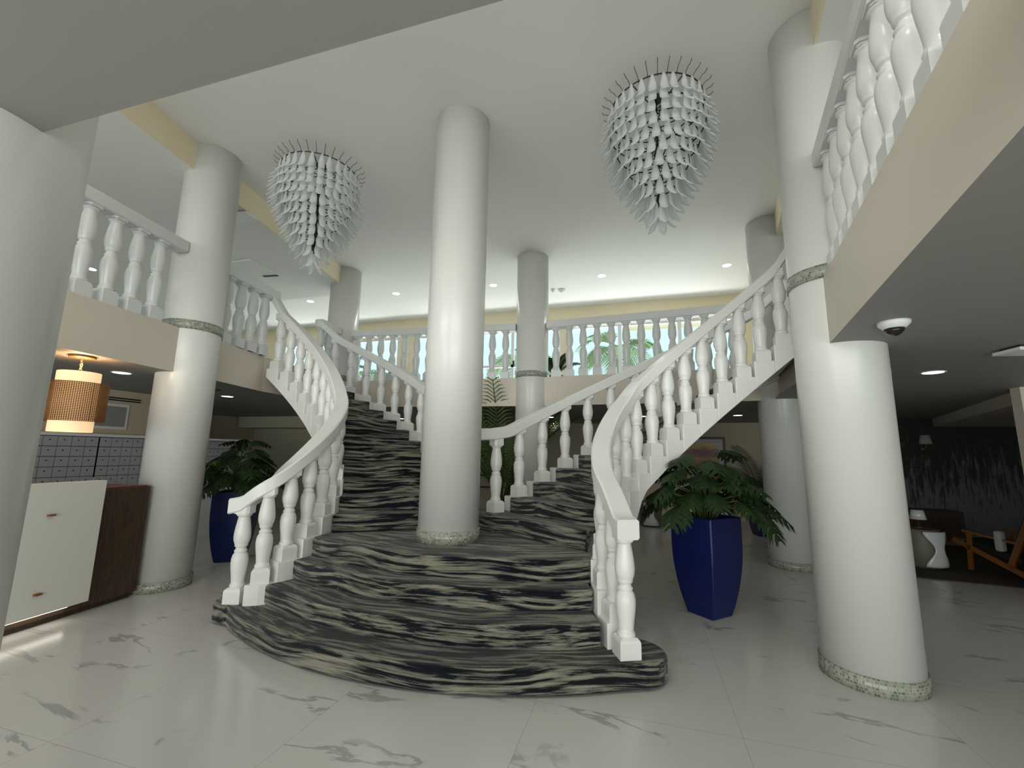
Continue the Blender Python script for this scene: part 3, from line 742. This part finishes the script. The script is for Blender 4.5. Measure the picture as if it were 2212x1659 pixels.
tag(MB().lathe([(.14, .002), (.18, .2), (.18, .3), (.15, .3), (.15, .24)], 24).build('round_pot', M_grey, loc=(.15, 5.2, Z2)), 'grey pot upstairs behind the rear column', 'planter')

# ------------------------------------------------------------ reception counter at left
t = thing('reception_counter', 'dark walnut reception counter with white front panel at the left', 'counter', (-3.30, -1.2, 0), math.radians(90)-math.atan2(1.06, -.14)+0)
t.rotation_euler.z = math.atan2(.14, 1.06)
# local x: out of the front (towards +x world), local y: along the counter
MB().box((-.62, -3.6, .06), (0, .55, 1.17)).box((-.60, -3.6, 0.002), (-.05, .53, .06)).build('cabinet', M_walnut, t, bevel=.004)
MB().box((-.60, -3.6, 1.17), (-.02, .53, 1.185)).build('counter_top', M_red, t, bevel=.003)
MB().box((.002, -3.6, .13), (.09, .0, 1.27)).build('front_panel', mat('white_lacquer_panel', (.72, .71, .66), .4), t, bevel=.004)
for z in (.98, .31): MB().box((.09, -.47, z), (.125, -.42, z+.016)).build('wooden_peg', M_teak, t)
MB().box((.03, -3.5, .118), (.055, -.15, .129)).build('led_strip', M_strip, t)

# pendant
t = thing('pendant_lamp', 'lit cream drum pendant wrapped in a square woven rattan sleeve, hanging over the counter', 'pendant lamp', (-3.42, -1.45, ZL))
MB().lathe([(.10, -.022), (.105, -.018), (.105, -.001)], 28).build('canopy', M_brass, t)
ch = MB()
for i in range(5):
    z = -.035-i*.028; pts = []
    for k in range(13):
        a = 2*PI*k/12; pts.append(((.012*math.cos(a)) if i % 2 else 0, (.012*math.cos(a)) if not i % 2 else 0, z+.02*math.sin(a)))
    ch.tube(pts, .003, 5, cap=False)
ch.build('chain', M_brass, t)
MB().lathe([(.165, -.76), (.165, -.17)], 40, cap=False).build('drum_shade', M_shade, t)
MB().lathe([(.163, -.175), (.01, -.172)], 30, cap=False).build('diffuser', M_shade, t)
o = MB().lathe([(.242, -.66), (.242, -.28)], 48, cap=False).build('rattan_sleeve', M_rattan, t); sd = o.modifiers.new('thick', 'SOLIDIFY'); sd.thickness = .004
d = bpy.data.lights.new('pendant_bulb', 'POINT'); d.energy = 7; d.color = (1, .68, .38); d.shadow_soft_size = .05
l = bpy.data.objects.new('pendant_bulb', d); col.objects.link(l); l.parent = t; l.location = (0, 0, -.10)

# mailbox banks and wall behind
M_mail = plaster('grey_mailbox_metal', (.42, .44, .46), .45, .5, .1); M_num = mat('mailbox_lock', (.05, .05, .05), .3, .6)
structure(MB().box((-6.2, -3.6, 0), (-6.08, 1.3, ZL)).build('wall_left_inner', M_wall))
structure(MB().box((-6.08, -3.5, 0), (-5.93, 2.95, 1.15)).box((-6.08, -3.5, 1.75), (-5.86, 2.95, 1.79)).box((-6.08, 2.87, 1.15), (-5.90, 2.95, 1.75)).build('trim_4', M_frame))
def mailbank(label, ya, yb, cols, rows):
    t = thing('mailbox_bank', label, 'mailboxes', (-5.93, ya, .88)); W_ = yb-ya; H_ = 1.745-.88
    MB().box((-.14, 0.002, 0), (-.002, W_-.002, H_)).build('cabinet', M_dark, t)
    m = MB()
    dw, dh = W_/cols, H_/rows; door = MB().box((0, .004, .004), (.014, dw-.004, dh-.004)).mesh('mailbox_door', M_mail)
    lk = MB().lathe([(.009, 0), (.009, .006)], 8).mesh('lock', M_num)
    for c in range(cols):
        for r in range(rows):
            dd = inst('mailbox_door', door, t, (-.002, c*dw, r*dh)); inst('lock', lk, dd, (.014, dw*.45, dh*.62), (0, PI/2, 0))
mailbank('grey metal mailbox bank behind the counter, left of the left column', -1.35, .28, 10, 6)
mailbank('grey metal mailbox bank just left of the left column', .30, 1.5, 8, 6)
mailbank('grey metal mailbox bank right of the left column, behind the planter leaves', 1.52, 2.85, 8, 6)
t = thing('wall_grille', 'white framed louvred air grille on the wall behind the rattan pendant', 'air vent', (-6.08, .48, 1.88))
MB().box((0, -.24, 0), (.012, .24, .40)).build('frame', M_frame, t)
MB().box((.006, -.20, .04), (.016, .20, .36)).build('louvres', M_vent, t)
tag(MB().box((-.002, -.25, 0), (.006, .25, .02)).box((-.002, -.25, .035), (.006, .25, .055)).build('slot_diffuser', M_dark, loc=(-6.07, .62, 2.33)), 'double black slot diffuser high on the wall behind the pendant', 'air vent')
# rear left rooms
structure(MB().box((-9.1, 5.95, 0), (-6.9, 6.1, ZL)).box((-9.1, 3.0, 0), (-9.0, 6.0, ZL)).build('wall_rear_left', M_wall))
structure(MB().box((-8.9, 5.3, 2.2), (-5.4, 5.94, ZL)).build('trim_5', M_wall))
t = thing('wall_lamp', 'glowing box lamp in a white frame above the rear mailboxes', 'wall lamp', (-8.99, 3.9, 1.93))
MB().box((0, -.3, 0), (.02, .5, .34)).build('frame', M_frame, t)
MB().box((.02, -.12, .02), (.06, .22, .26)).build('lit_panel', emit('dim_warm_panel', (.9, .6, .35), .35), t)
t = thing('console_table', 'dark console table against the wall behind the left balustrade', 'table', (-4.4, 5.6, 0))
MB().box((-.6, -.2, .78), (.6, .2, .83)).build('table_top', M_walnut, t)
for x in (-.55, .55):
    for y in (-.15, .15): MB().box((x-.03, y-.03, .002), (x+.03, y+.03, .78)).build('leg', M_walnut, t)

# ------------------------------------------------------------ back wall picture, shelf, stools
t = thing('framed_picture', 'framed sunset over water photograph with white mat and dark frame on the back wall', 'picture', (3.36, Y1, 1.63))
MB().box((-.70, -.035, -.50), (.70, -.002, .50)).build('frame', mat('dark_mahogany', (.035, .010, .008), .4), t, bevel=.006)
MB().box((-.64, -.038, -.44), (.64, -.034, .44)).build('mat_board', mat('white_mat_board', (.62, .63, .66), .8), t)
def sunset():
    m = mat('sunset_print', (.5, .3, .1), .3); T = NT(m); v = T.coord((1, 1, 1))
    sx = T.n('ShaderNodeSeparateXYZ'); T.l(v, sx.inputs[0]); n = T.noise(T.coord((1.2, 1, 6)), 3, 4)
    z = T.math('ADD', sx.outputs[2], T.math('MULTIPLY', T.math('SUBTRACT', n, .5), .22))
    f = T.math('ADD', T.math('MULTIPLY', z, 1.45), .5)
    T.l(T.ramp(f, [(.05, (.02, .02, .035)), (.20, (.03, .03, .045)), (.24, (.35, .10, .02)), (.40, (.45, .24, .03)), (.52, (.25, .05, .02)), (.62, (.16, .03, .04)), (.74, (.22, .05, .05)), (.80, (.5, .26, .03)), (.95, (.62, .38, .05))]), T.b.inputs['Base Color'])
    return m
MB().box((-.53, -.041, -.34), (.53, -.037, .34)).build('print', sunset(), t)
def cut_stool(label, x, y, r, h, mA, mB, rz=0):
    t = thing('side_table', label, 'side table', (x, y, 0), rz)
    MB().lathe([(r*.82, .003), (r*.98, .06), (r, h*.45), (r*.95, h*.8), (r*.88, h-.02), (r*.84, h)], 32).build('body', mA, t)
    # wavy lighter inlay wrapped on the front of the drum
    n = 14; vs = []; fs = []
    for i in range(n+1):
        u = i/n; z = .04+(h-.06)*u; hw = (.62+.30*math.cos(u*2*PI))*.75; R = r*(.985+.02*math.sin(u*PI))+.008
        for j in range(9): a = -PI/2+hw*(j/4-1); vs.append((R*math.cos(a), R*math.sin(a), z))
    for i in range(n):
        for j in range(8): fs.append((i*9+j, i*9+j+1, (i+1)*9+j+1, (i+1)*9+j))
    o = MB().add(vs, fs, True).build('wave_panel', mB, t); sd = o.modifiers.new('thick', 'SOLIDIFY'); sd.thickness = .02; sd.offset = 1
    MB().tube([(0, -r*1.06, h*.80), (0, -r*.9, h*.80)], .045, 14).build('hand_hole', M_dark, t)
    return t
M_ceramic = mat('white_glazed_ceramic', (.62, .64, .64), .15); M_taupe = plaster('taupe_ceramic', (.16, .145, .11), .5, .4, .2)
cut_stool('round white and taupe drum side table on the floor under the right flight', 2.12, 6.70, .25, .56, M_taupe, M_ceramic, .0)
t = thing('white_console', 'low white console by the back wall behind the blue planter', 'cabinet', (3.55, 8.0, 0))
MB().box((-.55, -.22, .10), (.45, .2, .72)).build('body', M_frame, t, bevel=.01); MB().box((-.52, -.2, .003), (.42, .18, .1)).build('plinth', M_dark, t)
MB().box((-.58, -.24, .72), (.48, .22, .75)).build('top', M_frame, t, bevel=.005)
for z, L in ((.95, 'upper'), (.6, 'lower')):
    t = thing('wall_shelf', L+' dark wall shelf with small ornaments seen right of the centre column', 'shelf', (-2.3, Y1, z))
    MB().box((-.8, -.28, 0), (.7, -.002, .035)).build('board', M_walnut, t)
for i, x in enumerate((-2.85, -2.62, -2.35)):
    tag(MB().lathe([(.04, .001), (.07, .06), (.05, .12), (.02, .15)], 16).build('ornament', [M_grey, M_ceramic, M_taupe][i], loc=(x, Y1-.15, .985)), ('grey', 'white', 'taupe')[i]+' vase ornament on the upper wall shelf', 'ornament')

# ------------------------------------------------------------ lounge at far right
structure(MB().box((6.35, 2.35, 0), (9.0, 2.5, ZL)).build('wall_lounge_end', M_pink))
structure(MB().prism([(6.5, 2.6), (8.0, 7.24), (12.9, 7.24), (12.9, 2.6)], 2.33, ZL).build('trim_6', M_beige))
def mural():
    m = mat('willow_mural', (.2, .2, .2), .7); T = NT(m)
    n = T.noise(T.coord((5, 5, .7)), 3.2, 5, .65, .4); g = T.n('ShaderNodeSeparateXYZ'); T.l(T.coord(), g.inputs[0])
    edge = T.noise(T.coord((1, 1, .3)), 1.1, 3)
    d = T.math('ADD', T.math('MULTIPLY', n, 1.0), T.math('MULTIPLY', g.outputs[2], .20)); d = T.math('ADD', d, T.math('MULTIPLY', edge, .35))
    c = T.ramp(d, [(.86, (.20, .20, .215)), (.93, (.075, .08, .065)), (1.0, (.018, .022, .015)), ])
    wv = T.noise(T.coord((1, 1, 7)), 1.6, 3); c2 = T.mix(T.math('MULTIPLY', wv, .4), c, (.10, .10, .105)); T.l(c2, T.b.inputs['Base Color']); return m
structure(MB().box((6.3, 7.25, 0), (12.9, 7.4, ZL)).build('wall_lounge_back', mural()))
def rugm():
    m = mat('brown_rug', (.1, .08, .06), .95, spec=.1); T = NT(m); T.l(T.mix(T.noise(T.coord((3, 20, 1)), 3, 4), (.05, .038, .03), (.13, .11, .09)), T.b.inputs['Base Color']); return m
tag(MB().prism([(5.3, 3.36), (9.4, 2.86), (10.2, 6.2), (5.6, 6.6)], .001, .014).build('rug', rugm()), 'brown rug on the lounge floor under the armchair', 'rug')
cut_stool('white ceramic side table with a hand hole, holding a small lamp in the lounge', 6.04, 4.16, .27, .56, M_taupe, M_ceramic, .35).location.z = .014
t = thing('table_lamp', 'small lamp with white tapered shade on the ceramic side table', 'lamp', (6.05, 4.17, .576))
MB().lathe([(.05, .001), (.05, .012), (.008, .02), (.008, .14)], 16).build('stand', M_brass, t)
MB().lathe([(.105, .13), (.075, .27)], 24).build('lamp_shade', M_ceramic, t)
t = thing('sideboard', 'long wooden sideboard along the lounge wall behind the side table', 'cabinet', (6.9, 6.9, 0), -.05)
MB().box((-.5, -.2, .12), (1.1, .2, .62)).build('body', M_walnut, t, bevel=.005)
for x in (-.42, 1.0):
    for y in (-.15, .15): MB().box((x-.025, y-.025, .002), (x+.025, y+.025, .12)).build('leg', M_teak, t)
tag(MB().lathe([(.05, 0), (.12, .07), (.12, .16), (.06, .23), (.03, .24)], 20).build('vase', M_ceramic, loc=(6.55, 6.85, .621)), 'round white vase on the lounge sideboard', 'vase')
t = thing('wall_sconce', 'wall sconce with white shade and brass arm on the dark mural wall', 'wall lamp', (7.75, 7.25, 1.95))
MB().lathe([(.11, .0), (.08, .19)], 20, c=(0, -.16, 0)).build('shade', mat('linen_white', (.5, .5, .48), .8), t)
MB().tube([(0, -.002, -.1), (0, -.1, -.14), (0, -.16, -.06), (0, -.16, .02)], .012, 8).lathe([(.05, -.14), (.05, -.06)], 12, c=(0, -.03, 0)).build('arm', M_brass, t)
# armchair
def armchair(label, x, y, rz):
    t = thing('armchair', label, 'armchair', (x, y, .014), rz)
    # chair faces local -x ; side frames at y = +-.34
    for s in (-1, 1):
        fr = MB(); y = s*.34
        def bar(p, q, w=.03, h=.05):
            p, q = Vector((p[0], y, p[1])), Vector((q[0], y, q[1])); d = (q-p).normalized(); n = Vector((-d.z, 0, d.x))*h/2; b = Vector((0, w/2, 0))
            fr.add([p-n-b, p+n-b, p+n+b, p-n+b, q-n-b, q+n-b, q+n+b, q-n+b], [(0, 1, 2, 3), (7, 6, 5, 4), (0, 4, 5, 1), (1, 5, 6, 2), (2, 6, 7, 3), (3, 7, 4, 0)])
        bar((-.48, .42), (.55, .03), .035, .07)       # long sloping lower rail
        bar((-.30, .02), (-.26, .58), .035, .05)      # front leg
        bar((.20, .16), (.52, .92), .035, .07)        # back leg and post
        bar((-.34, .57), (.36, .50), .05, .03)        # arm rest
        fr.build('side_frame', M_teak, t)
    for (xx, z) in ((-.40, .37), (.30, .13), (.46, .80)): MB().box((xx-.02, -.325, z-.02), (xx+.02, .325, z+.02)).build('cross_rail', M_teak, t)
    M_cush = mat('black_leather_cushion', (.008, .008, .008), .6)
    c = MB().box((-.36, -.31, -.06), (.33, .31, .06)).build('seat_cushion', M_cush, t, (-.02, 0, .33), bevel=.03, seg=3); c.rotation_euler.y = math.radians(14)
    c = MB().box((-.06, -.31, -.33), (.06, .31, .33)).build('back_cushion', M_cush, t, (.37, 0, .64), bevel=.03, seg=3); c.rotation_euler.y = math.radians(23)
    tag(MB().box((-.05, -.05, -.14), (.05, .05, .14)).build('throw', mat('pale_knit', (.42, .42, .38), .95), t, (.12, -.34, .50), bevel=.035, seg=3), None)
armchair('teak framed armchair with black cushions on the lounge rug at the right edge', 6.98, 3.88, -1.2)
# green artwork on the upper right wall
t = thing('wall_art', 'bright green metal artwork on the upper right wall seen between stair balusters', 'artwork', (5.34, 5.6, 3.25))
g = mat('lime_green_metal', (.18, .55, .01), .5)
MB().lathe([(.12, 0), (.19, .12), (.19, .34), (.14, .42)], 20, rx=.25).build('body', g, t, (-.07, 0, .35)); MB().tube([(-.03, 0, 0), (-.03, 0, .95)], .012, 6).tube([(-.03, -.12, .2), (-.03, .12, .2)], .01, 6).tube([(-.03, -.08, .88), (-.03, .08, .88)], .01, 6).build('rods', g, t)
tag(MB().box((-.04, -.05, 0), (.04, -.001, .12)).build('fire_alarm', mat('alarm_red', (.45, .02, .02), .4), loc=(-4.66, YB, 4.0)), 'small red fire alarm on the pier between gallery windows', 'fire alarm')
